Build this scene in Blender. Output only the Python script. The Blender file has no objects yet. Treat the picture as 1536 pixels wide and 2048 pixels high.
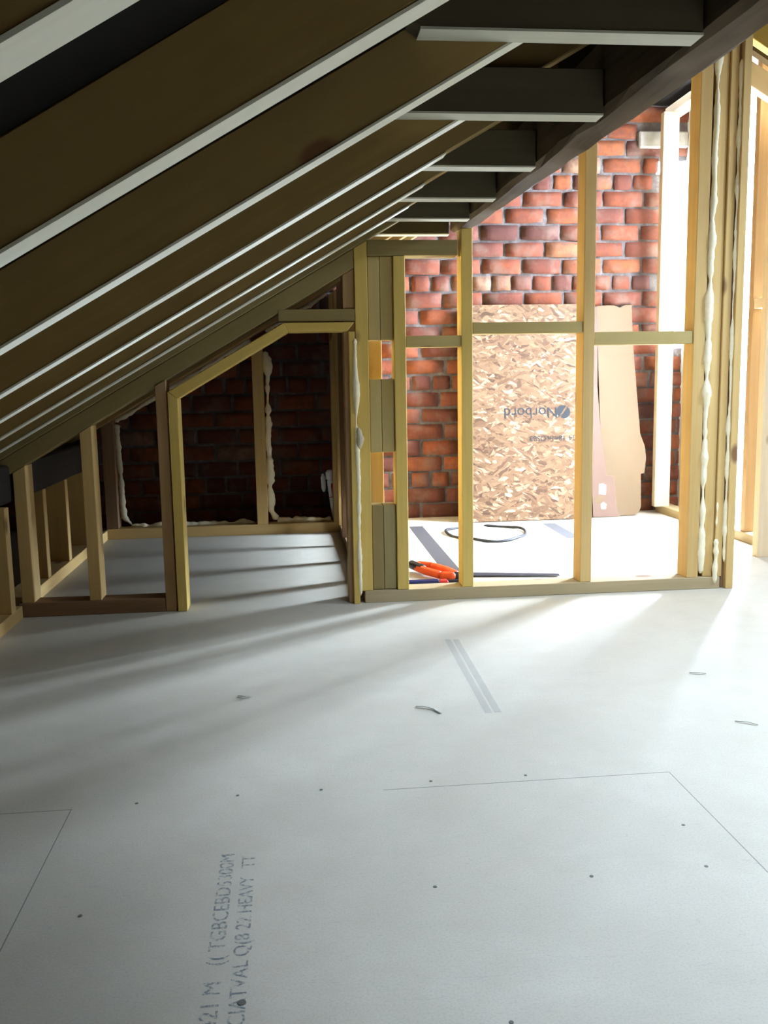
import bpy, bmesh, math, random
from mathutils import Vector, Matrix, noise

S = bpy.context.scene
COL = S.collection
RND = random.Random(7)

# ------------------------------------------------------------------ camera
# orientation worked out from the vanishing points of the loft's own lines
def vdir(px, py): return Vector((px - 768, -(py - 1024), -1830.0))
d_ = vdir(572, 766).normalized()
u_ = -vdir(1000, 14200).normalized()
u_ = (u_ - d_ * u_.dot(d_)).normalized()
x_ = d_.cross(u_)
cam_rot = Matrix((x_, d_, u_))
cd = bpy.data.cameras.new('camera')
cam = bpy.data.objects.new('camera', cd); COL.objects.link(cam)
cd.sensor_fit = 'VERTICAL'; cd.sensor_height = 24.0; cd.sensor_width = 18.0
cd.lens = 24.0 * 1830.0 / 2048.0
cd.clip_start = 0.02
cam.matrix_world = Matrix.Translation((0, 0, 0.80)) @ cam_rot.to_4x4()
S.camera = cam

# ------------------------------------------------------------------ daylight and exposure
SKY = 92.0
w = bpy.data.worlds.new('overcast_sky'); S.world = w; w.use_nodes = True
bg = w.node_tree.nodes['Background']
bg.inputs['Color'].default_value = (0.775, 0.925, 1.20, 1); bg.inputs['Strength'].default_value = SKY
S.view_settings.view_transform = 'Standard'; S.view_settings.look = 'None'
S.view_settings.exposure = 1.0; S.view_settings.gamma = 1.0
S.view_settings.use_curve_mapping = False
S.cycles.use_denoising = True
S.cycles.max_bounces = 10; S.cycles.diffuse_bounces = 7
S.cycles.sample_clamp_indirect = 20.0

def portal(name, loc, direction, sx, sy):
    """daylight portal filling a window opening (guides the sky's light, gives none of its own)"""
    l = bpy.data.lights.new(name, 'AREA'); l.shape = 'RECTANGLE'; l.size = sx; l.size_y = sy
    l.cycles.is_portal = True
    o = bpy.data.objects.new(name, l); COL.objects.link(o)
    o.location = loc; o.rotation_euler = Vector(direction).to_track_quat('-Z', 'Y').to_euler()
    return o
WX = 2.34            # inner face of the right wall
W2 = (4.20, 4.74, 0.05, 2.18)     # window_2 : y0 y1 z0 z1 in the right wall of the back room
RW = (2.48, 2.76, 2.40, 2.80)        # roof window : x0 x1 y0 y1 in the right slope of the main room, outside the frame
SLR = .572
def roofr(x): return 3.227 - SLR * x               # underside of the right rafters
portal('daylight_portal', (WX + .05, (W2[0]+W2[1])/2, (W2[2]+W2[3])/2), (-1, 0, 0), W2[1]-W2[0], W2[3]-W2[2])
portal('daylight_portal', ((RW[0]+RW[1])/2, (RW[2]+RW[3])/2, roofr((RW[0]+RW[1])/2) + .13), (-SLR, 0, -1), (RW[3]-RW[2]), (RW[1]-RW[0]) * 1.15)
FILL_B = (1.02, 1.50, 1.59, 1.90)    # unseen opening added to brighten the mid floor, between two rafters above the beam
portal('daylight_portal', ((FILL_B[0]+FILL_B[1])/2, (FILL_B[2]+FILL_B[3])/2, 1.117 + .572 * (FILL_B[0]+FILL_B[1])/2 + .135), (SLR, 0, -1), (FILL_B[3]-FILL_B[2]), (FILL_B[1]-FILL_B[0]) * 1.15)
FILL_A = (1.04, 1.44, -.85, -.38)     # unseen opening added to lift the foreground floor, high in the left slope
portal('daylight_portal', ((FILL_A[0]+FILL_A[1])/2, (FILL_A[2]+FILL_A[3])/2, 1.117 + .572 * (FILL_A[0]+FILL_A[1])/2 + .135), (SLR, 0, -1), (FILL_A[3]-FILL_A[2]), (FILL_A[1]-FILL_A[0]) * 1.15)
portal('daylight_portal', (2.255, 5.36, 1.50), (0, -1, 0), .17, 1.06)

# ------------------------------------------------------------------ materials
class NT:
    def __init__(s, name):
        s.m = bpy.data.materials.new(name); s.m.use_nodes = True
        s.t = s.m.node_tree; s.p = s.t.nodes['Principled BSDF']; s.p.inputs['Specular IOR Level'].default_value = .25
    def n(s, typ, **kw):
        o = s.t.nodes.new('ShaderNode' + typ)
        for k, v in kw.items(): setattr(o, k, v)
        return o
    def l(s, a, b): s.t.links.new(a, b)
    def val(s, node, i, v):
        if hasattr(v, 'default_value') or isinstance(v, bpy.types.NodeSocket): s.l(v, node.inputs[i])
        else: node.inputs[i].default_value = v
    def math(s, op, a, b=0.0, clamp=False):
        o = s.n('Math', operation=op, use_clamp=clamp); s.val(o, 0, a); s.val(o, 1, b); return o.outputs[0]
    def mix(s, f, a, b, mode='MIX'):
        o = s.n('Mix', data_type='RGBA', blend_type=mode); s.val(o, 0, f); s.val(o, 6, a); s.val(o, 7, b); return o.outputs[2]
    def noise(s, vec, scale, detail=4, rough=.55, dist=0.0):
        o = s.n('TexNoise'); s.l(vec, o.inputs['Vector']); o.inputs['Scale'].default_value = scale
        o.inputs['Detail'].default_value = detail; o.inputs['Roughness'].default_value = rough; o.inputs['Distortion'].default_value = dist
        return o.outputs['Fac']
    def mapping(s, vec, scale=(1,1,1), rot=(0,0,0), loc=(0,0,0)):
        o = s.n('Mapping'); s.l(vec, o.inputs[0]); o.inputs['Location'].default_value = loc
        o.inputs['Rotation'].default_value = rot; o.inputs['Scale'].default_value = scale; return o.outputs[0]
    def ramp(s, fac, stops):
        o = s.n('ValToRGB'); s.l(fac, o.inputs[0]); e = o.color_ramp.elements
        while len(e) < len(stops): e.new(.5)
        for k, (p, c) in zip(e, stops): k.position = p; k.color = c if len(c) == 4 else (*c, 1)
        return o.outputs[0]
    def bump(s, h, strength=.3, dist=.002):
        o = s.n('Bump'); s.l(h, o.inputs['Height']); o.inputs['Strength'].default_value = strength; o.inputs['Distance'].default_value = dist
        s.l(o.outputs[0], s.p.inputs['Normal'])
    def color(s, c): s.val(s.p, 0, c)
    def rough(s, r): s.p.inputs['Roughness'].default_value = r

def c4(c): return (*c, 1)
def timber(name, base, dark, stain=None, knots=True, amt=.55, rough=.7, knotc=(.16, .07, .03)):
    t = NT(name); at = t.n('Attribute', attribute_name='grain'); v = at.outputs['Vector']
    g1 = t.noise(t.mapping(v, (2.2, 60, 60)), 1.0, 5, .6, .6)
    g2 = t.noise(t.mapping(v, (.7, 9, 9)), 1.0, 3, .5, .8)
    f = t.math('ADD', t.math('MULTIPLY', g1, .6), t.math('MULTIPLY', g2, .5))
    c = t.mix(t.ramp(f, [(.36, (0, 0, 0)), (.68, (amt, amt, amt))]), c4(base), c4(dark))
    if stain:
        s = t.noise(t.mapping(v, (1.3, 5, 5)), 1.0, 3, .6, .3)
        c = t.mix(t.ramp(s, [(.42, (0, 0, 0)), (.62, (.8, .8, .8))]), c, c4(stain))
    if knots:
        vo = t.n('TexVoronoi', feature='F1'); t.l(t.mapping(v, (3.0, 5.5, 5.5)), vo.inputs['Vector']); vo.inputs['Scale'].default_value = 1.0
        dd = t.math('ADD', vo.outputs['Distance'], t.math('MULTIPLY', g2, .05))
        k = t.ramp(dd, [(.10, (1, 1, 1)), (.155, (0, 0, 0))])
        c = t.mix(t.math('MULTIPLY', k, .85), c, c4(knotc))
    t.color(c); t.rough(rough); t.bump(g1, .25, .0015)
    return t.m

M = {}
M['pine']      = timber('fresh_pine', (.62, .42, .165), (.46, .275, .08))
M['pine_pale'] = timber('pale_pine', (.66, .55, .38), (.52, .38, .21))
M['treated']   = timber('green_treated_pine', (.50, .385, .15), (.36, .255, .08), (.46, .34, .13))
M['yellow']    = timber('yellow_treated_pine', (.66, .47, .13), (.50, .31, .06))
M['rafter']    = timber('rafter_pine', (.33, .215, .075), (.22, .14, .045), (.27, .175, .065))
M['edge']      = timber('pale_bounce_paint', (.76, .74, .62), (.64, .60, .46), knots=False)  # light bounced up from the floor, put into the colour of rafter undersides
M['edge2']     = timber('grey_bounce_paint', (.58, .57, .46), (.48, .45, .34), knots=False)  # same painted bounce light, greyer, for the joist undersides
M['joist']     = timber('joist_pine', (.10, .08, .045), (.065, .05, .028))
M['olive']     = timber('olive_treated_pine', (.30, .22, .085), (.20, .135, .045), (.25, .18, .06))
M['brown']     = timber('brown_timber', (.26, .15, .075), (.16, .085, .04))
M['olive2']    = timber('grey_olive_pine', (.36, .285, .125), (.25, .185, .075))
M['brown2']    = timber('golden_brown_pine', (.42, .26, .12), (.28, .16, .065))
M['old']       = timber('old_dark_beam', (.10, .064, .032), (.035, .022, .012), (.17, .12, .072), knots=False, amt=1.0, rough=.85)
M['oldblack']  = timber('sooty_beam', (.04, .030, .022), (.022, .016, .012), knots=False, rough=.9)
M['grey']      = timber('grey_weathered_pine', (.44, .345, .19), (.33, .24, .12))

def floor_mat():
    t = NT('chipboard_flooring'); g = t.n('NewGeometry').outputs['Position']
    big = t.noise(t.mapping(g, (1, 1.6, 1)), 1.6, 4, .6, .4)
    mid = t.noise(g, 9, 5, .65)
    fine = t.noise(g, 260, 3, .7)
    c = t.mix(t.ramp(big, [(.35, (0, 0, 0)), (.7, (1, 1, 1))]), c4((.52, .475, .375)), c4((.58, .535, .43)))
    c = t.mix(t.ramp(mid, [(.42, (0, 0, 0)), (.72, (.55, .55, .55))]), c, c4((.48, .435, .335)))
    c = t.mix(t.ramp(fine, [(.46, (0, 0, 0)), (.70, (.5, .5, .5))]), c, c4((.40, .345, .24)))
    # faint scuffs
    sc = t.noise(t.mapping(g, (1.0, 7.0, 1), (0, 0, .7)), 3.2, 2, .5, 2.5)
    c = t.mix(t.ramp(sc, [(.497, (0, 0, 0)), (.5, (.38, .38, .38)), (.504, (0, 0, 0))]), c, c4((.30, .31, .30)))
    sx = t.n('SeparateXYZ'); t.l(g, sx.inputs[0]); X, Y = sx.outputs[0], sx.outputs[1]
    def seam_y(y0, xa, xb, h=.0013):       # joint that runs across
        a = t.math('LESS_THAN', t.math('ABSOLUTE', t.math('SUBTRACT', Y, y0)), h)
        b = t.math('MULTIPLY', t.math('GREATER_THAN', X, xa), t.math('LESS_THAN', X, xb))
        return t.math('MULTIPLY', a, b)
    def seam_x(x0, ya, yb, h=.001):
        a = t.math('LESS_THAN', t.math('ABSOLUTE', t.math('SUBTRACT', X, x0)), h)
        b = t.math('MULTIPLY', t.math('GREATER_THAN', Y, ya), t.math('LESS_THAN', Y, yb))
        return t.math('MULTIPLY', a, b)
    s = seam_y(1.706, -3, -.432)
    for q in (seam_y(1.706, .166, .753), seam_x(.753, -2, 1.706), seam_x(-.434, -2, 1.706),
              seam_y(4.97, .45, 1.0, .004), seam_y(4.47, .45, .66, .004), seam_y(3.93, .45, .75, .004), seam_y(4.42, 1.38, 2.3, .003)):
        s = t.math('MAXIMUM', s, q)
    c = t.mix(t.math('MULTIPLY', s, .75), c, c4((.13, .12, .10)))
    t.color(c); t.rough(.62); t.p.inputs['Specular IOR Level'].default_value = .3
    t.bump(t.math('ADD', fine, t.math('MULTIPLY', s, -2.0)), .15, .001)
    return t.m
M['floor'] = floor_mat()

def plain(name, c, rough=.7, var=.12, scale=12, bump=.1):
    t = NT(name); o = t.n('TexCoord').outputs['Object']; nz = t.noise(o, scale, 4, .6)
    d = tuple(x * (1 - 2.2 * var) for x in c)
    t.color(t.mix(nz, c4(tuple(min(1, x * (1 + var)) for x in c)), c4(d))); t.rough(rough); t.bump(nz, bump, .002); return t.m
M['felt'] = plain('roof_underlay', (.009, .007, .005), .95)
M['wallboard'] = plain('brown_fibreboard', (.13, .085, .035), .8, .1)
M['board'] = plain('white_wall_board', (.80, .82, .82), .6, .03)
M['foam'] = plain('expanding_foam', (.92, .82, .56), .8, .08, 60, .5)
M['foam_old'] = plain('aged_foam', (.60, .53, .36), .85, .12, 60, .5)
M['white_plastic'] = plain('white_plastic', (.80, .80, .78), .35, .02)
M['red_plastic'] = plain('red_plastic', (.60, .04, .03), .4, .04)
M['orange_plastic'] = plain('orange_plastic', (.80, .10, .02), .4, .04)
M['black_plastic'] = plain('black_plastic', (.02, .02, .025), .45, .05)
M['blue_plastic'] = plain('blue_plastic', (.012, .02, .09), .4, .05)
M['cable'] = plain('grey_black_cable', (.035, .034, .035), .5, .1)
M['tape'] = plain('grey_tape', (.085, .083, .085), .5, .05)
M['ink'] = plain('stencil_ink', (.032, .036, .042), .8, .1, 200)
M['stone'] = plain('lintel_stone', (.36, .33, .29), .9, .25, 14, .6)
M['frame'] = plain('white_window_frame', (.8, .8, .8), .4, .02)
M['shaving'] = plain('wood_shaving', (.44, .43, .36), .7, .1)
M['screwm'] = plain('steel_screw', (.16, .15, .13), .5, .1)
t = NT('saw_steel'); t.color(c4((.035, .04, .055))); t.p.inputs['Metallic'].default_value = .3; t.rough(.5); M['steel'] = t.m
t = NT('window_glass'); tr = t.n('BsdfTransparent'); tr.inputs[0].default_value = (.95, .97, .97, 1); gl = t.n('BsdfGlossy'); gl.inputs['Roughness'].default_value = .02
mx = t.n('MixShader'); mx.inputs[0].default_value = .04; t.l(tr.outputs[0], mx.inputs[1]); t.l(gl.outputs[0], mx.inputs[2])
t.l(mx.outputs[0], t.t.nodes['Material Output'].inputs['Surface']); M['glass'] = t.m
t = NT('clear_tape'); o = t.n('TexCoord').outputs['Object']
t.color(t.mix(t.noise(t.mapping(o, (8, 2, 1)), 6, 3), (.56, .57, .56, 1), (.40, .42, .42, 1))); t.p.inputs['Alpha'].default_value = .13; t.rough(.25); M['clear'] = t.m
t = NT('floor_print'); o = t.n('NewGeometry').outputs['Position']; t.color((.27, .30, .31, 1)); t.rough(.9)
t.l(t.ramp(t.noise(o, 130, 3, .7), [(.42, (.04, .04, .04)), (.62, (.50, .50, .50))]), t.p.inputs['Alpha']); M['print'] = t.m

t = NT('cardboard'); o = t.n('TexCoord').outputs['Object']
f = t.noise(t.mapping(o, (30, 1, 1)), 4, 2, .5); g = t.noise(o, 3, 3)
t.color(t.mix(g, (.176, .124, .075, 1), (.150, .101, .060, 1))); t.rough(.85); t.bump(f, .2, .001); M['card'] = t.m
t = NT('pinkish_cardboard'); o = t.n('TexCoord').outputs['Object']
t.color(t.mix(t.noise(o, 3, 3), (.176, .112, .088, 1), (.150, .094, .071, 1))); t.rough(.85); M['card_pink'] = t.m

def osb():
    t = NT('oriented_strand_board'); o = t.n('TexCoord').outputs['Object']
    w_ = t.n('TexNoise'); t.l(o, w_.inputs['Vector']); w_.inputs['Scale'].default_value = 7; w_.inputs['Detail'].default_value = 2
    add = t.n('Vector' + 'Math', operation='MULTIPLY_ADD'); t.l(w_.outputs['Color'], add.inputs[0]); add.inputs[1].default_value = (.09,) * 3; t.l(o, add.inputs[2])
    o2 = add.outputs[0]
    def layer(rot, sx, sz):
        v = t.n('TexVoronoi', feature='F1'); t.l(t.mapping(t.mapping(o2, (1, 0, 1), (0, rot, 0)), (sx, 1, sz)), v.inputs['Vector']); v.inputs['Scale'].default_value = 1
        return v
    a = layer(.30, 17, 62); b = layer(-.45, 21, 80)
    sel = t.ramp(t.noise(o, 26, 2), [(.47, (0, 0, 0)), (.53, (1, 1, 1))])
    rv = t.mix(sel, a.outputs['Color'], b.outputs['Color'])
    sp = t.n('SeparateColor'); t.l(rv, sp.inputs[0])
    c = t.ramp(sp.outputs[0], [(0, (.053, .026, .012)), (.15, (.105, .054, .026)), (.42, (.158, .088, .044)), (.78, (.203, .124, .066)), (1, (.375, .270, .180))])
    gr = t.noise(t.mapping(o, (25, 1, 120), (0, .2, 0)), 1, 3)
    c = t.mix(t.math('MULTIPLY', gr, .35), c, (.13, .075, .038, 1))
    t.color(c); t.rough(.6); t.bump(sp.outputs[1], .3, .002); return t.m
M['osb'] = osb()

def brick_mat():
    t = NT('old_red_brick'); at = t.n('Attribute', attribute_name='tint'); o = t.n('NewGeometry').outputs['Position']
    sp = t.n('SeparateColor'); t.l(at.outputs['Color'], sp.inputs[0])
    c = t.ramp(sp.outputs[0], [(0, (.083, .032, .026)), (.3, (.135, .042, .027)), (.65, (.203, .055, .024)), (.9, (.247, .079, .028)), (1, (.247, .143, .090))])
    n1 = t.noise(o, 22, 5, .65, .3); n2 = t.noise(o, 7, 3, .6)
    c = t.mix(t.ramp(n1, [(.4, (0, 0, 0)), (.66, (.6, .6, .6))]), c, (.098, .038, .027, 1))
    c = t.mix(t.ramp(n2, [(.50, (0, 0, 0)), (.64, (.55, .55, .55))]), c, (.165, .109, .083, 1))
    t.color(c); t.rough(.9); t.bump(t.noise(o, 70, 5, .7), .6, .004); return t.m
def mortar_mat():
    t = NT('lime_mortar'); o = t.n('NewGeometry').outputs['Position']
    n1 = t.noise(o, 14, 5, .7); n2 = t.noise(o, 60, 4, .7)
    c = t.ramp(n1, [(.3, (.075, .064, .060)), (.55, (.135, .116, .112)), (.72, (.210, .191, .184))])
    t.color(c); t.rough(.95); t.bump(n2, .8, .006); return t.m
M['brick'] = brick_mat(); M['mortar'] = mortar_mat()

# ------------------------------------------------------------------ helpers
def tag(o, label=None, cat=None, group=None, kind=None):
    if label: o['label'] = label
    if cat: o['category'] = cat
    if group: o['group'] = group
    if kind: o['kind'] = kind
    return o
def empty(name, loc, label, cat, group=None):
    o = bpy.data.objects.new(name, None); COL.objects.link(o); o.location = loc; o.empty_display_size = .05
    return tag(o, label, cat, group)
def link(name, me, mat, parent=None, smooth=False):
    mats = mat if isinstance(mat, (list, tuple)) else [mat]
    for m in mats: me.materials.append(M[m] if isinstance(m, str) else m)
    o = bpy.data.objects.new(name, me); COL.objects.link(o)
    if parent is not None:
        o.parent = parent
        pl = Vector(parent.location); q = parent.parent
        while q is not None: pl += Vector(q.location); q = q.parent
        me.transform(Matrix.Translation(-pl))
    if smooth:
        for p in me.polygons: p.use_smooth = True
    return o
def origin_to(o, p):
    o.data.transform(Matrix.Translation(-Vector(p))); o.location = Vector(o.location) + Vector(p); return o

def prism_bm(poly, ext, length_axis, bevel=.002, cuts=0, wob=0.0):
    """polygon (3D points) pushed along ext, softly bevelled; stores wood coordinates with the grain along length_axis"""
    bm = bmesh.new(); ext = Vector(ext)
    a = [bm.verts.new(Vector(p)) for p in poly]; b = [bm.verts.new(Vector(p) + ext) for p in poly]
    bm.faces.new(a); bm.faces.new(b[::-1]); n = len(a)
    for i in range(n): bm.faces.new((a[i], b[i], b[(i + 1) % n], a[(i + 1) % n]))
    bmesh.ops.recalc_face_normals(bm, faces=bm.faces)
    L = Vector(length_axis).normalized()
    if cuts:
        ed = [e for e in bm.edges if abs((e.verts[0].co - e.verts[1].co).normalized().dot(L)) > .9]
        bmesh.ops.subdivide_edges(bm, edges=ed, cuts=cuts, use_grid_fill=True)
    if bevel:
        ed = [e for e in bm.edges if len(e.link_faces) == 2 and e.calc_face_angle(0) > .3]
        bmesh.ops.bevel(bm, geom=ed, offset=bevel, segments=1, affect='EDGES')
    if wob:
        s = RND.uniform(0, 50)
        for v in bm.verts:
            v.co += Vector([noise.noise(v.co * 3.2 + Vector((s + k * 9, 0, 0))) * wob + noise.noise(v.co * 17 + Vector((s + k * 7, 0, 0))) * wob * .4 for k in range(3)])
    A = Vector((0, 0, 1)) if abs(L.z) < .8 else Vector((0, 1, 0))
    P = L.cross(A).normalized(); Q = L.cross(P)
    return bm, (L, P, Q)
def finish(name, bm, fr, mat, parent=None, kx=None):
    me = bpy.data.meshes.new(name); bm.to_mesh(me); bm.free()
    L, P, Q = fr; at = me.attributes.new('grain', 'FLOAT_VECTOR', 'POINT')
    off = Vector((RND.uniform(0, 40), RND.uniform(0, 40), RND.uniform(0, 40)))
    for i, v in enumerate(me.vertices):
        at.data[i].vector = (v.co.dot(L) + off.x, v.co.dot(P) + off.y, v.co.dot(Q) + off.z)
    return link(name, me, mat, parent)
def board(name, x0, x1, y0, y1, z0, z1, mat, parent=None, axis=None, bevel=.002, cuts=0, wob=0.0):
    dx, dy, dz = x1 - x0, y1 - y0, z1 - z0
    if axis is None: axis = 'xyz'[max(range(3), key=lambda i: (dx, dy, dz)[i])]
    Lx = {'x': (1, 0, 0), 'y': (0, 1, 0), 'z': (0, 0, 1)}[axis]
    bm, fr = prism_bm([(x0, y0, z0), (x1, y0, z0), (x1, y0, z1), (x0, y0, z1)], (0, dy, 0), Lx, bevel, cuts, wob)
    return finish(name, bm, fr, mat, parent)
def slab(name, poly_xz, y0, y1, mat, parent=None, L=(0, 0, 1), bevel=.002, cuts=0, wob=0.0):
    bm, fr = prism_bm([(x, y0, z) for x, z in poly_xz], (0, y1 - y0, 0), L, bevel, cuts, wob)
    return finish(name, bm, fr, mat, parent)
SL = .572
def roof(x): return 1.117 + SL * x                # underside of the left rafters
def stud(x0, x1, y0, y1, z0, mat, parent, name='stud', under=roof, drop=0.0):
    """vertical stud whose head is cut to the roof slope"""
    return slab(name, [(x0, z0), (x1, z0), (x1, under(x1) - drop), (x0, under(x0) - drop)], y0, y1, mat, parent)
def tube(name, pts, r, mat, parent=None, seg=8, wob=0.0, step=.012, squash=1.0):
    P = [Vector(p) for p in pts]; path = []
    for a, b in zip(P, P[1:]):
        n = max(1, int((b - a).length / step))
        path += [a.lerp(b, i / n) for i in range(n)]
    path.append(P[-1]); bm = bmesh.new(); rings = []; s = RND.uniform(0, 99)
    for i, p in enumerate(path):
        d = (path[min(i + 1, len(path) - 1)] - path[max(i - 1, 0)]).normalized()
        A = Vector((0, 1, 0)) if abs(d.y) < .8 else Vector((0, 0, 1))
        e1 = d.cross(A).normalized(); e2 = d.cross(e1)
        rr = r * max(.35, 1 + wob * (noise.noise(p * 14 + Vector((s, 0, 0))) * 1.1 + noise.noise(p * 45 + Vector((s, 5, 0))) * .6))
        if i in (0, len(path) - 1): rr *= .4
        q = p + (e1 * noise.noise(p * 14 + Vector((0, s, 0))) + e2 * noise.noise(p * 14 + Vector((0, 0, s)))) * r * wob * .35
        rings.append([bm.verts.new(q + (e1 * math.cos(a) + e2 * squash * math.sin(a)) * rr) for a in (2 * math.pi * k / seg for k in range(seg))])
    for a, b in zip(rings, rings[1:]):
        for k in range(seg): bm.faces.new((a[k], a[(k + 1) % seg], b[(k + 1) % seg], b[k]))
    bm.faces.new(rings[0][::-1]); bm.faces.new(rings[-1])
    bmesh.ops.recalc_face_normals(bm, faces=bm.faces)
    me = bpy.data.meshes.new(name); bm.to_mesh(me); bm.free()
    return link(name, me, mat, parent, True)

# ------------------------------------------------------------------ the shell
def struct(o): o['kind'] = 'structure'; return o
bm, fr = prism_bm([(-2.2, -1.6, -.06), (3.7, -1.6, -.06), (3.7, 3.97, -.06), (2.46, 3.97, -.06), (2.46, 5.42, -.06), (-2.2, 5.42, -.06)], (0, 0, .06), (1, 0, 0), 0)
struct(finish('floor', bm, fr, 'floor'))
FLOOR = bpy.data.objects['floor']
# roof underlay on both slopes (above 0.1 m deep rafters)
RD = .115
def left_slope():
    bm = bmesh.new()
    for (xa, xb, ya, yb) in ((-2.18, 1.02, -1.6, 5.42), (1.50, 1.845, -1.6, 5.42), (FILL_A[0], FILL_A[1], -1.6, FILL_A[2]), (FILL_A[0], FILL_A[1], FILL_A[3], 1.0), (FILL_A[1], 1.50, -1.6, 1.0), (1.02, FILL_A[0], -1.6, 1.0), (1.02, 1.50, 1.0, FILL_B[2]), (1.02, 1.50, FILL_B[3], 5.42)):
        P = [Vector((x, y, roof(x) + RD + t_)) for t_ in (0, .03) for x, y in ((xa, ya), (xb, ya), (xb, yb), (xa, yb))]
        V = [bm.verts.new(p) for p in P]
        for f in ((0, 1, 2, 3), (7, 6, 5, 4), (0, 4, 5, 1), (1, 5, 6, 2), (2, 6, 7, 3), (3, 7, 4, 0)): bm.faces.new([V[i] for i in f])
    bmesh.ops.recalc_face_normals(bm, faces=bm.faces)
    me = bpy.data.meshes.new('ceiling_left'); bm.to_mesh(me); bm.free(); return struct(link('ceiling_left', me, 'felt'))
left_slope()
def right_slope():
    bm = bmesh.new()
    def bx(xa, xb, ya, yb):
        P = [Vector((x, y, roofr(x) + RD + t_)) for t_ in (0, .03) for x, y in ((xa, ya), (xb, ya), (xb, yb), (xa, yb))]
        V = [bm.verts.new(p) for p in P]
        for f in ((0, 1, 2, 3), (7, 6, 5, 4), (0, 4, 5, 1), (1, 5, 6, 2), (2, 6, 7, 3), (3, 7, 4, 0)): bm.faces.new([V[i] for i in f])
    bx(1.845, 2.25, -1.6, 3.97)
    for (xa, xb, ya, yb) in ((2.25, 3.7, -1.6, RW[2]), (2.25, RW[0], RW[2], RW[3]), (RW[1], 3.7, RW[2], RW[3]), (2.25, 3.7, RW[3], 3.97)):
        if xb > xa: bx(xa, xb, ya, yb)
    bmesh.ops.recalc_face_normals(bm, faces=bm.faces)
    me = bpy.data.meshes.new('ceiling_right'); bm.to_mesh(me); bm.free(); return struct(link('ceiling_right', me, 'felt'))
right_slope()
def roof_window(name, R_, fn):
    q = lambda x, h: (x, fn(x) + RD + h)
    f = struct(slab(name, [q(R_[0], 0), q(R_[0] + .04, 0), q(R_[0] + .04, .05), q(R_[0], .05)], R_[2], R_[3], 'frame', bevel=0))
    slab('frame_rail', [q(R_[1] - .04, 0), q(R_[1], 0), q(R_[1], .05), q(R_[1] - .04, .05)], R_[2], R_[3], 'frame', f, bevel=0)
    slab('pane', [q(R_[0], .03), q(R_[1], .03), q(R_[1], .034), q(R_[0], .034)], R_[2], R_[3], 'glass', f, bevel=0)
roof_window('window_3', RW, roofr); roof_window('fill_opening_1', FILL_A, roof); roof_window('fill_opening_2', FILL_B, roof)  # the last two are added to brighten the floor
# flat dormer ceiling over the right side of the back room, closed at its front
struct(board('ceiling', 1.80, 2.46, 3.90, 5.42, 2.33, 2.36, 'felt', bevel=0))
struct(slab('wall_dormer', [(1.845, roofr(1.845) + .09), (2.46, roofr(2.46) + .09), (2.46, 2.33), (1.845, 2.33)], 3.93, 3.97, 'wallboard', bevel=0))
struct(slab('wall_front', [(-2.15, 0), (3.7, 0), (3.7, 1.22), (1.845, 2.29), (-2.15, .01)], -1.7, -1.6, 'wallboard', bevel=0))
# right wall with its two window openings
def wall_with_holes(name, x0, x1, ya, yb, z0, z1, holes, mat):
    """boxes around holes (y0,y1,z0,z1), one mesh"""
    bm = bmesh.new()
    def bx(a, b, c, d):
        if b - a < 1e-4 or d - c < 1e-4: return
        r = bmesh.ops.create_cube(bm, size=1); 
        for v in r['verts']: v.co = Vector(((x0 + x1) / 2 + v.co.x * (x1 - x0), (a + b) / 2 + v.co.y * (b - a), (c + d) / 2 + v.co.z * (d - c)))
    y = ya
    for (a, b, c, d) in sorted(holes):
        bx(y, a, z0, z1); bx(a, b, z0, c); bx(a, b, d, z1); y = b
    bx(y, yb, z0, z1)
    me = bpy.data.meshes.new(name); bm.to_mesh(me); bm.free(); return link(name, me, mat)
struct(wall_with_holes('wall_right', WX, WX + .12, 3.85, 5.42, 0, 2.34, [W2], 'board'))
struct(board('wall_side', 3.6, 3.7, -1.6, 3.97, 0, 1.25, 'wallboard', bevel=0))
struct(slab('wall_side', [(WX, 0), (3.6, 0), (3.6, 1.28), (WX, roofr(WX) + .11)], 3.85, 3.97, 'wallboard', bevel=0))
def window(name, W, n_bars):
    y0, y1, z0, z1 = W; bm = bmesh.new()
    def bx(a, b, c, d, xa=WX + .03, xb=WX + .08):
        r = bmesh.ops.create_cube(bm, size=1)
        for v in r['verts']: v.co = Vector(((xa + xb) / 2 + v.co.x * (xb - xa), (a + b) / 2 + v.co.y * (b - a), (c + d) / 2 + v.co.z * (d - c)))
    f = .035
    bx(y0, y0 + f, z0, z1); bx(y1 - f, y1, z0, z1); bx(y0 + f, y1 - f, z0, z0 + f); bx(y0 + f, y1 - f, z1 - f, z1)
    me = bpy.data.meshes.new(name); bm.to_mesh(me); bm.free(); o = struct(link(name, me, 'frame'))
    board('pane', WX + .052, WX + .056, y0 + f, y1 - f, z0 + f, z1 - f, 'glass', o, bevel=0)
window('window_2', W2, 0)

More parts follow.
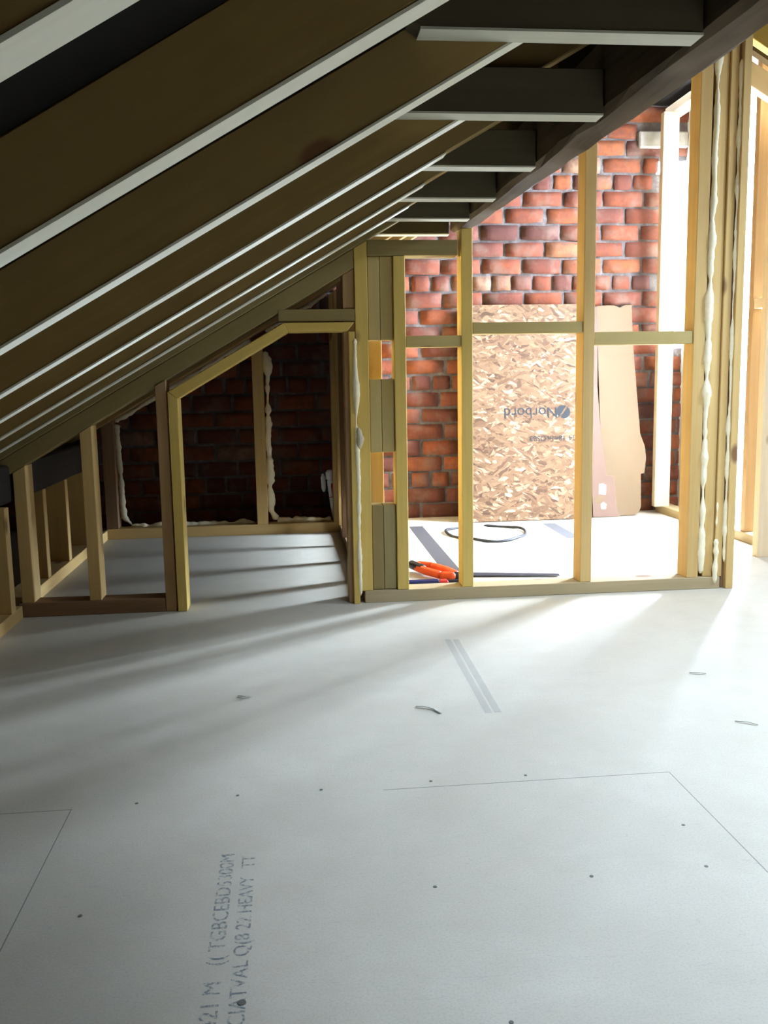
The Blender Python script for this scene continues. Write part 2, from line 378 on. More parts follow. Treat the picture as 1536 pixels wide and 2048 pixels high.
# ---- brick gable, every brick with its own shape, in one wall mesh
def brick_wall():
    tb = bmesh.new(); bmesh.ops.create_cube(tb, size=1)
    bmesh.ops.subdivide_edges(tb, edges=tb.edges[:], cuts=2, use_grid_fill=True)
    tv = [v.co.copy() for v in tb.verts]; tf = [[v.index for v in f.verts] for f in tb.faces]; tb.free()
    V, F, T, MI = [], [], [], []
    r = random.Random(3); k = 0; z = .037; YF = 5.285
    while z < 2.4:
        header = (k % 6 == 2); pitch = .1185 if header else .237
        x = -2.18 + r.uniform(-.02, .02) + (0 if k % 2 else pitch / 2) - pitch
        while x < WX + .05:
            wd = pitch - .0155 + r.uniform(-.008, .008); hh = .081 + r.uniform(-.005, .004); dep = .09
            cx = x + pitch / 2; x += pitch
            if cx - wd / 2 > WX + .1: continue
            # gable window opening
            if .97 < z < 2.02 and cx + wd / 2 > (2.165 if z > 1.95 else 2.225):
                if cx - wd / 2 > 2.13: continue
                e = (2.165 if z > 1.95 else 2.225) + r.uniform(-.012, .010); wd2 = e - (cx - wd / 2); cx = (cx - wd / 2) + wd2 / 2; wd = wd2
            if 2.10 < z < 2.25 and cx + wd / 2 > 2.05 and cx < WX: 
                if cx - wd / 2 > 2.0: continue
                e = 2.04; wd2 = e - (cx - wd / 2); cx = (cx - wd / 2) + wd2 / 2; wd = wd2
            if z - .04 > min(roof(cx) + .10, 2.33): continue
            base = len(V); s = Vector((r.uniform(0, 90), r.uniform(0, 90), 0)); yo = r.uniform(-.004, .004)
            tilt = r.uniform(-.02, .02); rounding = r.uniform(.05, .14)
            for c in tv:
                q = c * 2
                # rounded corners in the face plane
                m = max(abs(q.x), abs(q.z)); 
                f = 1.0
                if abs(q.x) > .9 and abs(q.z) > .9: f = 1 - rounding * .35
                y = q.y
                px = q.x * (1 - (.02 if abs(q.z) > .9 else 0)) * wd / 2; pz = q.z * f * hh / 2
                if abs(q.x) > .9: px = q.x * wd / 2 - math.copysign((1 - f) * hh * .5, q.x)
                py = y * dep / 2
                if y < -.9 and m > .9: py += .006
                p = Vector((px, py, pz + px * tilt))
                nz = noise.noise(p * 14 + s) * .6; n2 = noise.noise(p * 30 + s + Vector((3, 9, 1)))
                p += Vector((n2 * .005, nz * .006, noise.noise(p * 20 + s + Vector((9, 0, 0))) * .005))
                V.append((cx + p.x, YF + dep / 2 + yo + p.y, z + p.z))
            tint = min(1, max(0, r.gauss(.52, .24)))
            T += [tint] * len(tv)
            for f_ in tf: F.append([base + i for i in f_]); MI.append(1)
        z += .0935; k += 1
    # mortar bed: a lumpy sheet with thickness behind the brick faces
    def grid(x0, x1, z0, z1, topf=None):
        nx = max(2, int((x1 - x0) / .02)); nz_ = max(2, int((z1 - z0) / .02)); base = len(V)
        for j in range(nz_ + 1):
            for i in range(nx + 1):
                xx = x0 + (x1 - x0) * i / nx; zz = z0 + (z1 - z0) * j / nz_
                if topf: zz = min(zz, topf(xx))
                n_ = noise.noise(Vector((xx * 25, 0, zz * 25))) * .010 + noise.noise(Vector((xx * 70, 3, zz * 70))) * .005
                edge = i in (0, nx)
                V.append((xx, YF + .0145 + n_ * .6, zz)); T.append(.5)
        for j in range(nz_):
            for i in range(nx):
                a = base + j * (nx + 1) + i; F.append([a, a + 1, a + nx + 2, a + nx + 1]); MI.append(0)
    top = lambda x: min(roof(x) + .112, 2.34)
    grid(-2.18, 2.158, -.02, 2.35, top); grid(2.158, 2.215, .9, 1.955); grid(2.158, WX + .1, -.02, .965); grid(2.158, WX + .1, 2.03, 2.35, top)
    # solid core behind
    def core(x0, x1, z0, z1):
        b = len(V)
        for yy in (YF + .06, YF + .13):
            for (a, c) in ((x0, z0), (x1, z0), (x1, z1), (x0, z1)): V.append((a, yy, c)); T.append(.5)
        for f_ in ((0, 1, 2, 3), (7, 6, 5, 4), (0, 4, 5, 1), (1, 5, 6, 2), (2, 6, 7, 3), (3, 7, 4, 0)): F.append([b + i for i in f_]); MI.append(0)
    core(-2.18, 2.15, -.02, 2.3); core(2.15, 2.21, .9, 1.955); core(2.15, WX + .1, -.02, .96); core(2.15, WX + .1, 2.04, 2.34)
    me = bpy.data.meshes.new('wall_back'); me.from_pydata(V, [], F); 
    ca = me.color_attributes.new('tint', 'FLOAT_COLOR', 'POINT')
    for i, tt in enumerate(T): ca.data[i].color = (tt, tt, tt, 1)
    for i, m in enumerate(MI): me.polygons[i].material_index = m; me.polygons[i].use_smooth = True
    return struct(link('wall_back', me, ['mortar', 'brick']))
WB = brick_wall()
wf = struct(board('window_1', 2.166, 2.19, 5.37, 5.42, .97, 2.03, 'frame', bevel=0))
board('pane', 2.19, WX, 5.392, 5.396, .97, 2.03, 'glass', wf, bevel=0)
struct(board('trim_1', 2.045, WX, 5.262, 5.36, 2.095, 2.185, 'stone', bevel=.008, cuts=6, wob=.008))

# ------------------------------------------------------------------ roof timbers
ORD = ['nearest', 'second', 'third', 'fourth', 'fifth', 'sixth', 'seventh']
RY = [.636, 1.048, 1.510, 1.932, 2.292, 2.64, 2.955]
LAB = ['wide pale rafter crossing the top left corner, nearest of the sloping rafters',
       'sloping rafter with a long pale underside, second from the top left corner',
       'sloping rafter meeting the nearest horizontal joist, with a dark round knot',
       'sloping rafter meeting the second horizontal joist from the front',
       'sloping rafter meeting the third horizontal joist from the front',
       'sloping rafter meeting the fourth horizontal joist from the front',
       'last sloping rafter before the one over the low doorway']
def rafter(y, label, mat='rafter', x0=-1.7, x1=1.82, th=.046, depth=.10, group='rafters of the left roof slope', wob=.003, edge='edge'):
    n = Vector((-SL, 1)).normalized() * depth
    a = Vector((x0, roof(x0))); b = Vector((x1, roof(x1)))
    poly = [a, b, b + n, a + n]
    poly[1] = Vector((x1, roof(x1))); poly[2] = Vector((x1, roof(x1) + depth * math.hypot(1, SL)))
    o = slab('rafter', [tuple(p) for p in poly], y, y + th, mat, L=(1, 0, SL), bevel=.003, cuts=24, wob=wob)
    origin_to(o, (x0, y, roof(x0)))
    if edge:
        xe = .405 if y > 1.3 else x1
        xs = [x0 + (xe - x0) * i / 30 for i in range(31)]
        slab('bounce_edge', [(x, roof(x) - .0035) for x in xs] + [(x, roof(x) + .001) for x in reversed(xs)], y - .0015, y + th + .0015, edge, o, L=(1, 0, SL), bevel=0)  # thin strip that paints the floor-lit underside
    return tag(o, label, 'rafter', group)
for y, l in zip(RY, LAB): rafter(y, l)
PR = rafter(3.25, 'olive-brown sloping rafter directly over the low doorway in the eaves', 'olive', depth=.085, wob=.001, edge=None)
for y, l in ((3.68, 'rafter over the eaves cupboard, just behind the low doorway'), (4.10, 'rafter over the middle of the eaves cupboard'), (4.5, 'rafter over the back of the eaves cupboard')):
    rafter(y, l, edge=None)
# horizontal ceiling joists nailed to the near face of the rafters
JL = ['pale-edged ceiling joist nearest the camera, longest in view', 'second horizontal ceiling joist from the camera', 'third horizontal ceiling joist from the camera',
      'fourth horizontal ceiling joist from the camera', 'fifth horizontal ceiling joist from the camera', 'shortest horizontal ceiling joist, farthest of the row and above the partition head']
JY = [1.463, 1.886, 2.346, 2.735, 3.075, 3.40]
PXL = lambda y: .670 - .030 * (y - 1.5)          # left edge of the big purlin
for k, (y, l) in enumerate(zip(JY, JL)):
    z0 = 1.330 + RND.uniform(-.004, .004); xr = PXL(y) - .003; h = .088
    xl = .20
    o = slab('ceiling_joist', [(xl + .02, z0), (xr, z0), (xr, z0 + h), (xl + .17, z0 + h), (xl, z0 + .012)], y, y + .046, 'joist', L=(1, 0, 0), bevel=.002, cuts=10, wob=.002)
    origin_to(o, (xr, y, z0)); board('bounce_edge', xl + .02, xr, y - .001, y + .047, z0 - .003, z0 + .001, 'edge2', o, bevel=0); tag(o, l, 'joist', 'ceiling joists between the rafters and the dark beam')  # strip below paints bounce light on the joist underside
# big old purlin running away from the camera under the joist ends
bm = bmesh.new(); rings = []
for i in range(49):
    y = -1.5 + i * (3.40 + 1.5) / 48
    xl = PXL(y); wd = .098 - .012 * max(0, (y - 1.5)); zb = 1.331
    sec = [(0, .012), (.012, 0), (wd - .02, .0), (wd - .004, .012), (wd, .04), (wd, roof(xl) - zb - .016), (0, roof(xl) - zb - .016)]
    ring = []
    for j, (a, b) in enumerate(sec):
        p = Vector((xl + a, y, zb + b)); nn = Vector((noise.noise(p * 6 + Vector((j, 0, 0))) * .010 + noise.noise(p * 23) * .005, 0, noise.noise(p * 8 + Vector((0, j, 4))) * .006))
        if j > 4: nn *= .2
        if j in (0, 6): nn.x = max(nn.x, 0)
        ring.append(bm.verts.new(p + nn))
    rings.append(ring)
for a, b in zip(rings, rings[1:]):
    for k in range(7): bm.faces.new((a[k], b[k], b[(k + 1) % 7], a[(k + 1) % 7]))
bm.faces.new(rings[0]); bm.faces.new(rings[-1][::-1]); bmesh.ops.recalc_face_normals(bm, faces=bm.faces)
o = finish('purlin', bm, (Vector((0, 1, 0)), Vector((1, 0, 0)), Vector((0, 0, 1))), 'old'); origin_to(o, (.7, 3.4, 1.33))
tag(o, 'old rough dark brown beam running away from the top right corner under the joist ends', 'beam')
struct(board('light_block', .680, .700, -1.5, 3.24, 1.475, 1.63, 'oldblack', bevel=0))  # unseen board added over the purlin to keep roof-window light off the rafters
# sooty eaves purlin along the low left side
o = board('eaves_beam', -1.06, -.955, 1.2, 4.80, .405, .535, 'oldblack', bevel=.008, cuts=10, wob=.006)
origin_to(o, (-1.0, 1.2, .405)); tag(o, 'black sooty eaves beam on top of the low studs at far left', 'beam')
# right-hand slope rafters near the ridge
def rafter_r(y, label, mat, x0=1.86, x1=2.335, depth=.09):
    o = slab('rafter', [(x0, roofr(x0)), (x1, roofr(x1)), (x1, roofr(x1) + depth * 1.15), (x0, roofr(x0) + depth * 1.15)], y, y + .046, mat, L=(1, 0, -SL), bevel=.002)
    origin_to(o, (x1, y, roofr(x1))); return tag(o, label, 'rafter', 'rafters of the right roof slope')
rafter_r(3.30, 'short brown rafter sloping down to the right, nearest of its slope at top right', 'olive')
rafter_r(3.72, 'short yellowish rafter sloping down to the right, second of its slope at top right', 'yellow')
rafter_r(4.02, 'pale board sloping down to the right above the bright stud wall at top right', 'pine_pale')

# ------------------------------------------------------------------ main stud partition (right of the low doorway)
PY = 3.25; PB = .085
def knee(z): return z
mp = empty('stud_partition', (.26, PY, 0), 'tall open stud partition in front of the brick back room', 'partition frame')
board('sole_plate', .262, 1.612, PY - .002, PY + PB, 0, .045, 'grey', mp, cuts=14, wob=.0015)
stud(.247, .292, PY, PY + PB, .045, 'yellow', mp, drop=.0)
board('stud', .383, .425, PY, PY + PB, .045, 1.231, 'yellow', mp)
o = board('head_plate', .293, .612, PY, PY + PB, 1.232, 1.285, 'olive', mp)
def full_stud(x0, x1, y0, y1, mat, top, name='stud'): return board(name, x0, x1, y0, y1, .045, top, mat, mp)
full_stud(.624, .664, PY, PY + PB, 'yellow', 1.325)
full_stud(1.068, 1.110, PY, PY + PB, 'pine', roof(1.068) - .004)
full_stud(1.481, 1.526, PY, PY + PB, 'pine', roof(1.481) - .004)
full_stud(1.549, 1.590, PY + .012, PY + PB + .012, 'pine', roof(1.549) - .004)
full_stud(1.592, 1.621, PY + .004, PY + PB + .01, 'pine', roof(1.592) - .004)
full_stud(1.527, 1.548, PY + .045, PY + PB, 'brown', roof(1.5) - .004)
board('noggin', .426, .623, PY + .004, PY + PB - .004, .917, .957, 'treated', mp)
board('noggin', .665, 1.067, PY + .004, PY + PB - .004, .961, 1.001, 'treated', mp)
board('noggin', 1.111, 1.480, PY + .004, PY + PB - .004, .917, .963, 'treated', mp)
tube('foam_bead', [(1.538, PY + .006, .06), (1.537, PY + .003, .5), (1.537, PY + .003, 1.1), (1.545, PY + .006, roof(1.5) - .05)], .0115, 'foam', mp, wob=.75)
tube('foam_bead', [(1.592, PY - .001, .02), (1.594, PY - .001, .19)], .008, 'foam', mp, wob=1.3)
tube('foam_bead', [(1.592, PY - .001, .24), (1.594, PY - .001, .33)], .004, 'foam', mp, wob=1.5)
cp = empty('corner_post', (1.64, PY, 0), 'brown corner post with a foam line, at the right end of the tall partition', 'post')
board('post', 1.631, 1.660, PY - .012, PY + .075, 0, roof(1.63) - .004, 'pine', cp)
board('packer', 1.621, 1.631, PY + .012, PY + .075, 0, roof(1.62) - .004, 'brown', cp)
tube('foam_bead', [(1.6285, PY + .004, .10), (1.6285, PY + .002, .9), (1.6285, PY + .003, 1.9)], .006, 'foam', cp, wob=1.1)

# spacer blocks beside the doorway post: pairs of planks one above another
def blockpair(z0, z1, label, mats=('olive', 'treated'), y=PY + .012):
    e = empty('spacer_block', (.337, y, z0), label, 'timber block', 'stacked plank pairs beside the low doorway')
    board('plank', .294, .335, y, y + .075, z0, z1, mats[0], e)
    board('plank', .3365, .381, y + .002, y + .075, z0, z1, mats[1], e)
blockpair(.046, .357, 'lowest short pair of olive planks beside the low doorway', ('olive', 'olive2'))
blockpair(.548, .808, 'middle pair of greenish planks between the two small gaps', ('treated', 'treated'))
blockpair(.944, 1.231, 'topmost pair of greenish planks under the partition head', ('treated', 'treated'))

# ------------------------------------------------------------------ low partition with the doorway (left)
dp = empty('door_partition', (-.45, PY, 0), 'low stud frame with an empty sloping-headed doorway under the rafters at left', 'partition frame')
board('sole_plate', -.955, -.452, PY - .004, PY + PB, 0, .05, 'brown', dp, cuts=6, wob=.002)
stud(-.945, -.902, PY, PY + .09, .05, 'pine', dp, drop=.0665)
stud(-.713, -.672, PY, PY + PB, .05, 'pine', dp, drop=.0665)
stud(-.450, -.412, PY - .004, PY + PB, 0, 'brown2', dp, drop=.062)
stud(.206, .246, PY + .01, PY + .10, 0, 'brown2', dp, drop=.0665)
slab('head_plate', [(-.985, roof(-.985) - .066), (.246, roof(.246) - .066), (.246, roof(.246) - .001), (-.985, roof(-.985) - .001)], PY + .002, PY + PB, 'olive', dp, L=(1, 0, SL), cuts=0)
slab('door_lining', [(-.408, 0), (-.374, 0), (-.374, .752), (-.408, .778)], PY - .012, PY + .09, 'yellow', dp)      # left jamb
slab('door_lining', [(-.405, .778), (-.374, .752), (.014, .975), (-.002, 1.006)], PY - .012, PY + .09, 'yellow', dp, L=(1, 0, SL))
slab('door_lining', [(-.002, 1.006), (.014, .975), (.218, .975), (.243, 1.006)], PY - .012, PY + .09, 'yellow', dp, L=(1, 0, 0))
slab('door_lining', [(.222, .0), (.243, .0), (.243, .974), (.222, .974)], PY - .012, PY + .012, 'yellow', dp)      # right jamb
board('header', -.02, .246, PY, PY + .05, 1.010, 1.052, 'olive', dp)
tube('foam_bead', [(.2445, PY - .008, .03), (.246, PY - .01, .35), (.243, PY - .01, .62), (.243, PY - .01, .95)], .0075, 'foam', dp, wob=.9)
tube('foam_bead', [(.25, PY - .012, .56), (.256, PY - .014, .60), (.25, PY - .012, .64)], .010, 'foam_old', dp, wob=.8)

# ------------------------------------------------------------------ return wall of the eaves cupboard
rw = empty('return_frame', (.25, 3.4, 0), 'row of upright studs running back from the doorway to the brick wall', 'partition frame')
board('sole_plate', .262, .345, 3.36, 4.86, 0, .045, 'brown', rw)
for y in (3.62, 4.02, 4.42):
    stud(.252, .340, y, y + .045, .045, 'brown', rw)
stud(.256, .352, 4.80, 4.86, .045, 'pine', rw)
board('noggin', .256, .350, 3.36, 3.40, .046, .548, 'pine', rw, axis='z')
board('noggin', .256, .350, 3.36, 3.40, .70, 1.2, 'pine', rw, axis='z')

board('added_shade_board', .3405, .3485, 3.41, 4.79, .25, 1.30, 'pine', rw, bevel=0); board('added_shade_board', .353, .361, 4.78, 5.27, 0, 1.31, 'pine', rw, bevel=0)  # boards added to keep back-room daylight off the eaves bricks
# ------------------------------------------------------------------ end frame in front of the bricks inside the eaves
EY = 4.87
ef = empty('eaves_end_frame', (-.35, EY, 0), 'foam-edged stud frame against the dark bricks at the back of the eaves', 'partition frame')
board('sole_plate', -.96, .285, EY, EY + .09, 0, .055, 'pine', ef, cuts=8, wob=.002)
stud(-.96, -.898, EY, EY + .09, .055, 'brown', ef, drop=-.05)
stud(-.175, -.118, EY, EY + .09, .055, 'pine', ef, drop=.02)
stud(.235, .285, EY, EY + .09, .055, 'pine', ef, drop=.0)
slab('head_plate', [(-.96, roof(-.96) + .02), (.42, roof(.42) + .02), (.42, roof(.42) + .10), (-.96, roof(-.96) + .10)], EY - .002, EY + .088, 'brown', ef, L=(1, 0, SL))
def fb(pts, r=.014, m='foam_old', w_=1.0): tube('foam_bead', pts, r, m, ef, wob=w_, step=.010)
yF = EY + .06
fb([(-.892, yF, .60), (-.885, yF, .35), (-.878, yF, .11), (-.84, yF, .068)])
fb([(-.84, yF, .062), (-.5, yF, .06), (-.19, yF, .06)], .012, 'foam')
fb([(-.895, yF, .615), (-.80, yF, roof(-.80) + .012), (-.18, yF, roof(-.18) + .012)], .014)
fb([(-.110, yF, .965), (-.095, yF, .90), (-.105, yF, .5), (-.100, yF, .12), (-.07, yF, .07)], .016, 'foam')
fb([(-.07, yF, .062), (.08, yF, .066), (.22, yF, .062)], .015, 'foam')
fb([(-.10, yF, roof(-.10) + .012), (.23, yF, roof(.23) + .012)], .012)

# ------------------------------------------------------------------ knee walls (low stud walls along the eaves)
kw = empty('knee_wall_frame', (-.97, 2.9, 0), 'low stud wall at the far left edge in front of the doorway partition', 'partition frame')
board('sole_plate', -1.03, -.94, 1.2, 3.235, 0, .045, 'pine', kw)
for y in (3.115, 2.925, 2.52, 2.1, 1.7): board('stud', -1.03, -.94, y, y + .045, .045, .404, 'pine', kw)
kw2 = empty('knee_wall_frame', (-.97, 3.9, 0), 'low stud wall under the black beam inside the eaves cupboard', 'partition frame')
board('sole_plate', -1.05, -.955, 3.35, 4.86, 0, .05, 'pine', kw2)
for y in (3.67, 4.03, 4.43): board('stud', -1.05, -.958, y, y + .045, .05, .404, 'pine', kw2)

# ------------------------------------------------------------------ right-hand stud wall in front of the bright opening
sw = empty('window_stud_wall', (2.2, 4.3, 0), 'bright stud wall at the right edge with daylight between its studs', 'partition frame')
board('sole_plate', 2.180, 2.27, 4.0, 5.24, 0, .045, 'grey', sw)
def studr(x0, x1, y0, y1, mat, top=None): return board('stud', x0, x1, y0, y1, .045, top if top else (roofr(x1) - .003 if y0 < 4.05 else 2.325), mat, sw)
studr(2.182, 2.196, 4.285, 4.335, 'brown2', 2.25)
studr(2.192, 2.246, 4.185, 4.225, 'brown2', 2.25)
board('head_plate', 2.18, 2.27, 4.0, 5.24, 2.252, 2.297, 'pine_pale', sw)
studr(2.125, 2.215, 5.12, 5.165, 'pine_pale', 2.25)
board('noggin', 2.196, 2.25, 3.84, 4.183, 1.107, 1.154, 'pine_pale', sw)
tube('foam_bead', [(2.16, 5.19, .12), (2.165, 5.19, 1.0), (2.16, 5.19, 1.95)], .014, 'foam', sw, wob=1.0)
dpz = board('door_post', 2.050, 2.135, 3.79, 3.835, 0, roofr(2.14) - .003, 'pine_pale'); origin_to(dpz, (2.09, 3.79, 0))
tag(dpz, 'pale yellow post cut by the right edge of the photo', 'post')

# ------------------------------------------------------------------ sheets leaning on the brick wall
def lean(name, poly, y0, y1, ztop, th, mat, parent=None):
    """outline in (x, z) leaning back from y0 at the floor to y1 at ztop"""
    f = lambda z: y0 + (y1 - y0) * z / ztop
    nrm = Vector((0, ztop, -(y1 - y0))).normalized() * th
    bm, fr = prism_bm([(x, f(z), z) for x, z in poly], nrm, (0, 0, 1), .0008)
    me = bpy.data.meshes.new(name); bm.to_mesh(me); bm.free()
    o = link(name, me, mat, parent); return o
ob = lean('osb_sheet', [(1.00, .004), (1.72, .004), (1.72, 1.222), (1.00, 1.222)], 5.03, 5.245, 1.222, .011, 'osb')
origin_to(ob, (1.35, 5.03, 0)); tag(ob, 'large tan strand board leaning on the brick wall, with upside-down black print', 'wood panel')
def font(name, txt, size, mat, parent, loc, rot, extrude=.0002, sx=1.0, align='CENTER'):
    cu = bpy.data.curves.new(name, 'FONT'); cu.body = txt; cu.size = size; cu.extrude = extrude; cu.align_x = align; cu.materials.append(M[mat])
    tmp = bpy.data.objects.new('tmp', cu); COL.objects.link(tmp); bpy.context.view_layer.update()
    me = bpy.data.meshes.new_from_object(tmp.evaluated_get(bpy.context.evaluated_depsgraph_get())); bpy.data.objects.remove(tmp)
    o = bpy.data.objects.new(name, me); COL.objects.link(o); o.parent = parent; o.location = loc; o.rotation_euler = rot; o.scale = (sx, 1, 1)
    return o
tl = math.atan2(.215, 1.222)
def on_osb(x, z): return (x - 1.35, .215 * z / 1.222 - .0014, z)
rot_ud = (Matrix.Rotation(math.pi / 2 - tl, 3, 'X') @ Matrix.Rotation(math.pi, 3, 'Z')).to_euler()
font('printed_lettering', 'Norbord', .086, 'ink', ob, on_osb(1.385, .636), rot_ud, sx=1.0)
for wd_, xx in (('OSB3', 1.42), ('18mm', 1.53), ('TG4', 1.64)): font('printed_lettering', wd_, .042, 'ink', ob, on_osb(xx, .475), rot_ud)
font('printed_lettering', 'SE', .046, 'ink', ob, on_osb(1.665, .635), rot_ud)
# round logo: disc with a leaning slot
bm = bmesh.new(); N = 40
for sgn in (1, -1):
    vs = []
    for i in range(N // 2 + 1):
        a = math.radians(55) + math.pi * i / (N // 2) * 1.0 + (0 if sgn > 0 else math.pi)
        vs.append(bm.verts.new((.036 * math.cos(a) + sgn * -.0045, .036 * math.sin(a) + sgn * .002, 0)))
    bm.faces.new(vs)
me = bpy.data.meshes.new('printed_logo'); bm.to_mesh(me); bm.free(); me.materials.append(M['ink'])
lo = bpy.data.objects.new('printed_logo', me); COL.objects.link(lo); lo.parent = ob; lo.location = on_osb(1.575, .61); lo.rotation_euler = rot_ud
cb = lean('cardboard_sheet', [(1.735, .004), (1.893, .004), (1.875, .075), (1.868, .235), (1.825, .240), (1.80, .46), (1.79, .75), (1.80, 1.0), (1.80, 1.205), (1.735, 1.205)], 5.06, 5.255, 1.22, .005, 'card_pink')
origin_to(cb, (1.75, 5.06, 0)); tag(cb, 'pinkish cardboard sheet with a widened foot and white label, beside the strand board', 'cardboard')
pl_ = lean('paper_label', [(1.775, .135), (1.815, .13), (1.820, .185), (1.80, .195), (1.778, .192)], 5.0595, 5.2545, 1.22, .0007, 'white_plastic', cb)
pl_['label'] = 'torn white paper label'
pm_ = lean('torn_patch', [(1.735, .09), (1.775, .083), (1.81, .115), (1.77, .125)], 5.0597, 5.2547, 1.22, .0006, 'card', cb)
pl2 = lean('paper_label', [(1.785, .050), (1.812, .048), (1.818, .075), (1.80, .09), (1.783, .078)], 5.0595, 5.2545, 1.22, .0007, 'white_plastic', cb)
pl2['label'] = 'small scuffed white label'
cc = lean('cardboard_sheet', [(1.81, .004), (1.99, .004), (2.02, .02), (2.035, .05), (2.04, .24), (2.062, .245), (2.075, .33), (2.07, .40), (2.045, .47), (2.03, .75), (2.018, 1.0), (2.018, 1.215), (1.975, 1.215), (1.945, 1.20), (1.915, 1.215), (1.865, 1.215), (1.805, 1.21), (1.805,.3)], 5.09, 5.268, 1.22, .005, 'card')
origin_to(cc, (1.9, 5.09, 0)); tag(cc, 'tan cardboard sheet with a notched top, rightmost of the leaning sheets', 'cardboard')

# ------------------------------------------------------------------ things on the back room floor
# handsaw: orange and black handle at the left, blade pointing right
sa = empty('handsaw', (.60, 3.56, 0), 'handsaw with an orange and black handle lying behind the sole plate', 'saw')
def saw():
    # blade: from heel (.655,3.60) to toe (1.085,3.505)
    A = Vector((.645, 3.645)); B = Vector((1.085, 3.572)); n = Vector((B.y - A.y, -(B.x - A.x))).normalized()
    pts = [A + n * -.055, B + n * -.012]
    teeth = []
    k = 60
    for i in range(k + 1):
        p = B.lerp(A, i / k) + n * (.018 if i % 2 else .022)
        teeth.append(p)
    poly = [(p.x, p.y, .006) for p in pts + teeth]
    bm, fr = prism_bm(poly, (0, 0, .0015), (1, 0, 0), 0)
    me = bpy.data.meshes.new('blade'); bm.to_mesh(me); bm.free(); link('blade', me, 'steel', sa)
    # handle: closed D shape tube, tilted up off the floor
    ctr = [(.665, 3.585, .018), (.640, 3.655, .022), (.585, 3.735, .028), (.535, 3.765, .030), (.515, 3.735, .028), (.545, 3.665, .024), (.60, 3.58, .020), (.655, 3.565, .018)]
    tube('handle', ctr, .0165, 'orange_plastic', sa, seg=10, step=.008, squash=1.0)
    tube('handle_grip', [(.50, 3.775, .032), (.515, 3.735, .030), (.545, 3.68, .026)], .0185, 'black_plastic', sa, seg=10, step=.008)
    tube('handle_grip', [(.625, 3.60, .016), (.665, 3.585, .016), (.70, 3.585, .010)], .015, 'black_plastic', sa, seg=10, step=.008)
saw()
lv = empty('hand_tool', (.55, 3.49, 0), 'dark blue tool with a red tip lying in front of the orange saw handle', 'tool')
board('body', .44, .575, 3.475, 3.515, .001, .022, 'blue_plastic', lv, bevel=.004)
board('shaft', .50, .70, 3.515, 3.528, .003, .014, 'black_plastic', lv, bevel=.002)
board('tip', .577, .610, 3.470, 3.510, .001, .022, 'red_plastic', lv, bevel=.004)
# loop of cable
loop = []
for i in range(60):
    a = math.radians(-250 + i * 5.6); rr = 1 + .06 * math.sin(3 * a)
    loop.append((1.02 + .205 * rr * math.cos(a), 4.64 + .24 * rr * math.sin(a), .008 + .004 * math.sin(5 * a)))
o = tube('cable_loop', loop, .0075, 'cable', seg=8, step=.02); origin_to(o, (1.02, 4.64, 0))
tag(o, 'loose loop of dark cable on the pale floor in front of the strand board', 'cable')
def strip(name, p, q, wd, mat, label, cat, group=None, th=.0012):
    p = Vector((*p, 0)); q = Vector((*q, 0)); n = (q - p).cross(Vector((0, 0, 1))).normalized() * wd / 2
    bm, fr = prism_bm([p - n, p + n, q + n, q - n], (0, 0, th), q - p, 0)
    o = finish(name, bm, fr, mat); origin_to(o, ((p + q) / 2)); return tag(o, label, cat, group)
G_ = 'grey joint tape on the back room floor'
strip('joint_tape', (.690, 4.96), (.672, 3.60), .075, 'tape', 'long grey tape strip running toward the saw handle', 'tape', G_)
strip('joint_tape', (1.43, 4.92), (1.425, 4.43), .07, 'tape', 'short grey tape strip starting at the foot of the strand board', 'tape', G_)
# main room floor
ct = empty('clear_tape_strip', (.48, 2.4, 0), 'faint double strip of clear tape stuck on the main floor', 'tape')
def sub_strip(p, q, wd, z):
    p = Vector((*p, z)); q = Vector((*q, z)); n = (q - p).cross(Vector((0, 0, 1))).normalized() * wd / 2
    bm, fr = prism_bm([p - n, p + n, q + n, q - n], (0, 0, .0006), q - p, 0); finish('strip', bm, fr, 'clear', ct)
sub_strip((.475, 2.73), (.463, 2.088), .018, .0005); sub_strip((.500, 2.725), (.486, 2.088), .018, .0005)
def shaving(pts, wd, label):
    bm = bmesh.new(); prev = None
    vs = []
    for i, (x, y, z) in enumerate(pts):
        d = Vector(pts[min(i + 1, len(pts) - 1)]) - Vector(pts[max(0, i - 1)]); n = Vector((-d.y, d.x, 0)).normalized() * wd * .36 * (1 - .5 * abs(i / (len(pts) - 1) * 2 - 1))
        vs.append([bm.verts.new(Vector((x, y, z)) + s * n + Vector((0, 0, h))) for s, h in ((1, .001), (-1, .003), (-1, .0045), (1, .0025))])
    for a, b in zip(vs, vs[1:]):
        for k in range(4): bm.faces.new((a[k], a[(k + 1) % 4], b[(k + 1) % 4], b[k]))
    bm.faces.new(vs[0][::-1]); bm.faces.new(vs[-1])
    bmesh.ops.recalc_face_normals(bm, faces=bm.faces)
    me = bpy.data.meshes.new('wood_shaving'); bm.to_mesh(me); bm.free(); o = link('wood_shaving', me, 'shaving', None, True); origin_to(o, (pts[0][0], pts[0][1], 0))
    tag(o, label, 'wood shaving', 'wood shavings on the main floor')
shaving([(.295, 2.155, 0), (.312, 2.145, .003), (.335, 2.13, .001), (.347, 2.10, 0)], .016, 'dark curled wood shaving lying left of the lower end of the clear tape')
shaving([(-.148, 2.30, 0), (-.13, 2.285, .003), (-.115, 2.29, 0)], .012, 'tiny pale wood shaving in the middle left of the floor')
shaving([(1.065, 2.30, 0), (1.085, 2.29, .003), (1.105, 2.285, 0)], .010, 'tiny grey wood shaving at right on the bright floor')
shaving([(1.015, 1.945, 0), (1.04, 1.93, .002), (1.055, 1.915, 0)], .007, 'tiny curled wood shaving near the right edge of the floor')
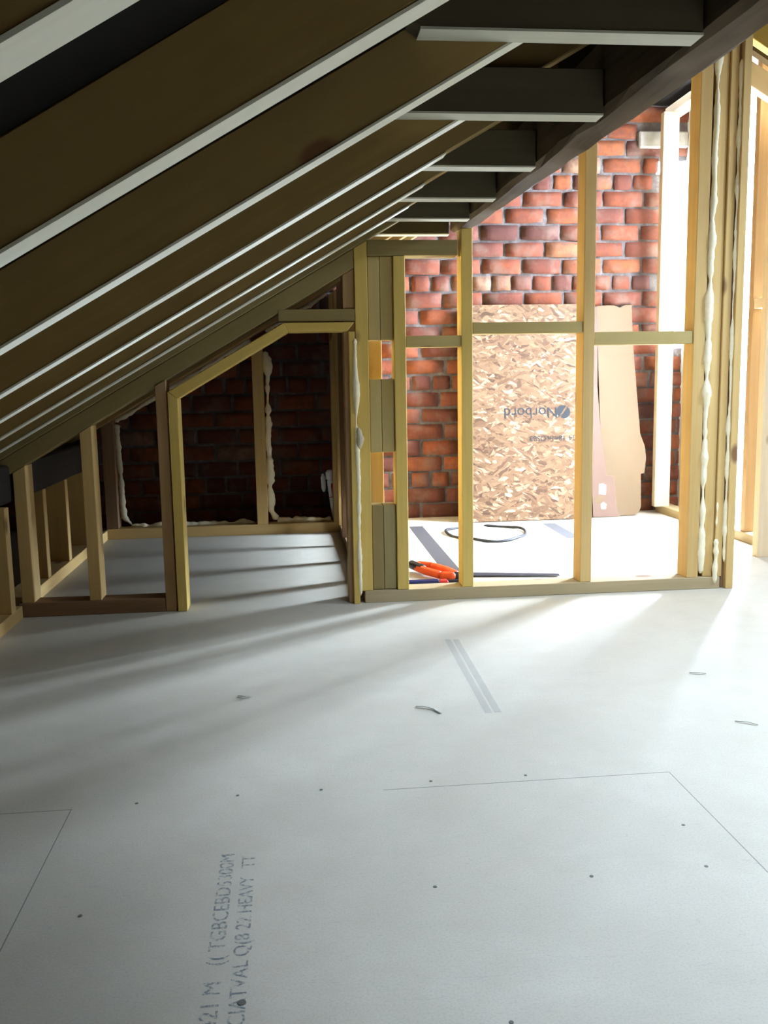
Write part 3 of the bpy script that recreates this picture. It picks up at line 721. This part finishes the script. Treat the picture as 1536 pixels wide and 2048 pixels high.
# screws of the floor, its print
for (x, y) in [(.211, 1.346), (.467, 1.343), (.663, 1.347), (.686, 1.487), (-.12, 1.722), (.044, 1.724), (.46, 1.732), (.265, 1.732), (-.313, 1.715), (.256, 1.026), (-.338, 1.339)]:
    bm = bmesh.new(); bmesh.ops.create_cone(bm, cap_ends=True, segments=12, radius1=.0034, radius2=.003, depth=.001, matrix=Matrix.Translation((x, y, .0004)))
    me = bpy.data.meshes.new('screw_head'); bm.to_mesh(me); bm.free(); link('screw_head', me, 'screwm', FLOOR)
bm = bmesh.new(); bmesh.ops.create_cone(bm, cap_ends=True, segments=16, radius1=.006, radius2=.0055, depth=.0012, matrix=Matrix.Translation((-.083, 1.107, .0005)))
me = bpy.data.meshes.new('filler_plug'); bm.to_mesh(me); bm.free(); link('filler_plug', me, 'screwm', FLOOR)
font('printed_lettering', 'BC 4421 M   (( TGBCEBD5300M', .034, 'print', FLOOR, (-.113, .98, .0003), (0, 0, math.pi / 2), sx=1.12, align='LEFT')
font('printed_lettering', 'J UCIATVAL Q(8 22 HEAVY   TT', .032, 'print', FLOOR, (-.078, 1.02, .0003), (0, 0, math.pi / 2), sx=1.05, align='LEFT')

# ------------------------------------------------------------------ pipes inside the eaves
pp = empty('waste_pipe', (.22, 5.05, 0), 'white plastic pipe stub with red marks at the back corner of the eaves cupboard', 'pipe')
tube('pipe', [(.262, 5.02, .0), (.240, 5.02, .12), (.222, 5.02, .28)], .017, 'white_plastic', pp, seg=12, step=.02)
tube('pipe', [(.190, 5.05, .20), (.186, 5.05, .30)], .013, 'white_plastic', pp, seg=12, step=.02)
tube('elbow', [(.222, 5.02, .265), (.221, 5.02, .305), (.214, 5.02, .322)], .021, 'white_plastic', pp, seg=12, step=.008)
tube('clip', [(.246, 5.008, .15), (.232, 5.003, .25)], .008, 'red_plastic', pp, seg=8, step=.02)
tube('collar', [(.238, 5.02, .165), (.234, 5.02, .185)], .0205, 'red_plastic', pp, seg=12, step=.01)
# lamp-like white cap in the notch beside the lintel
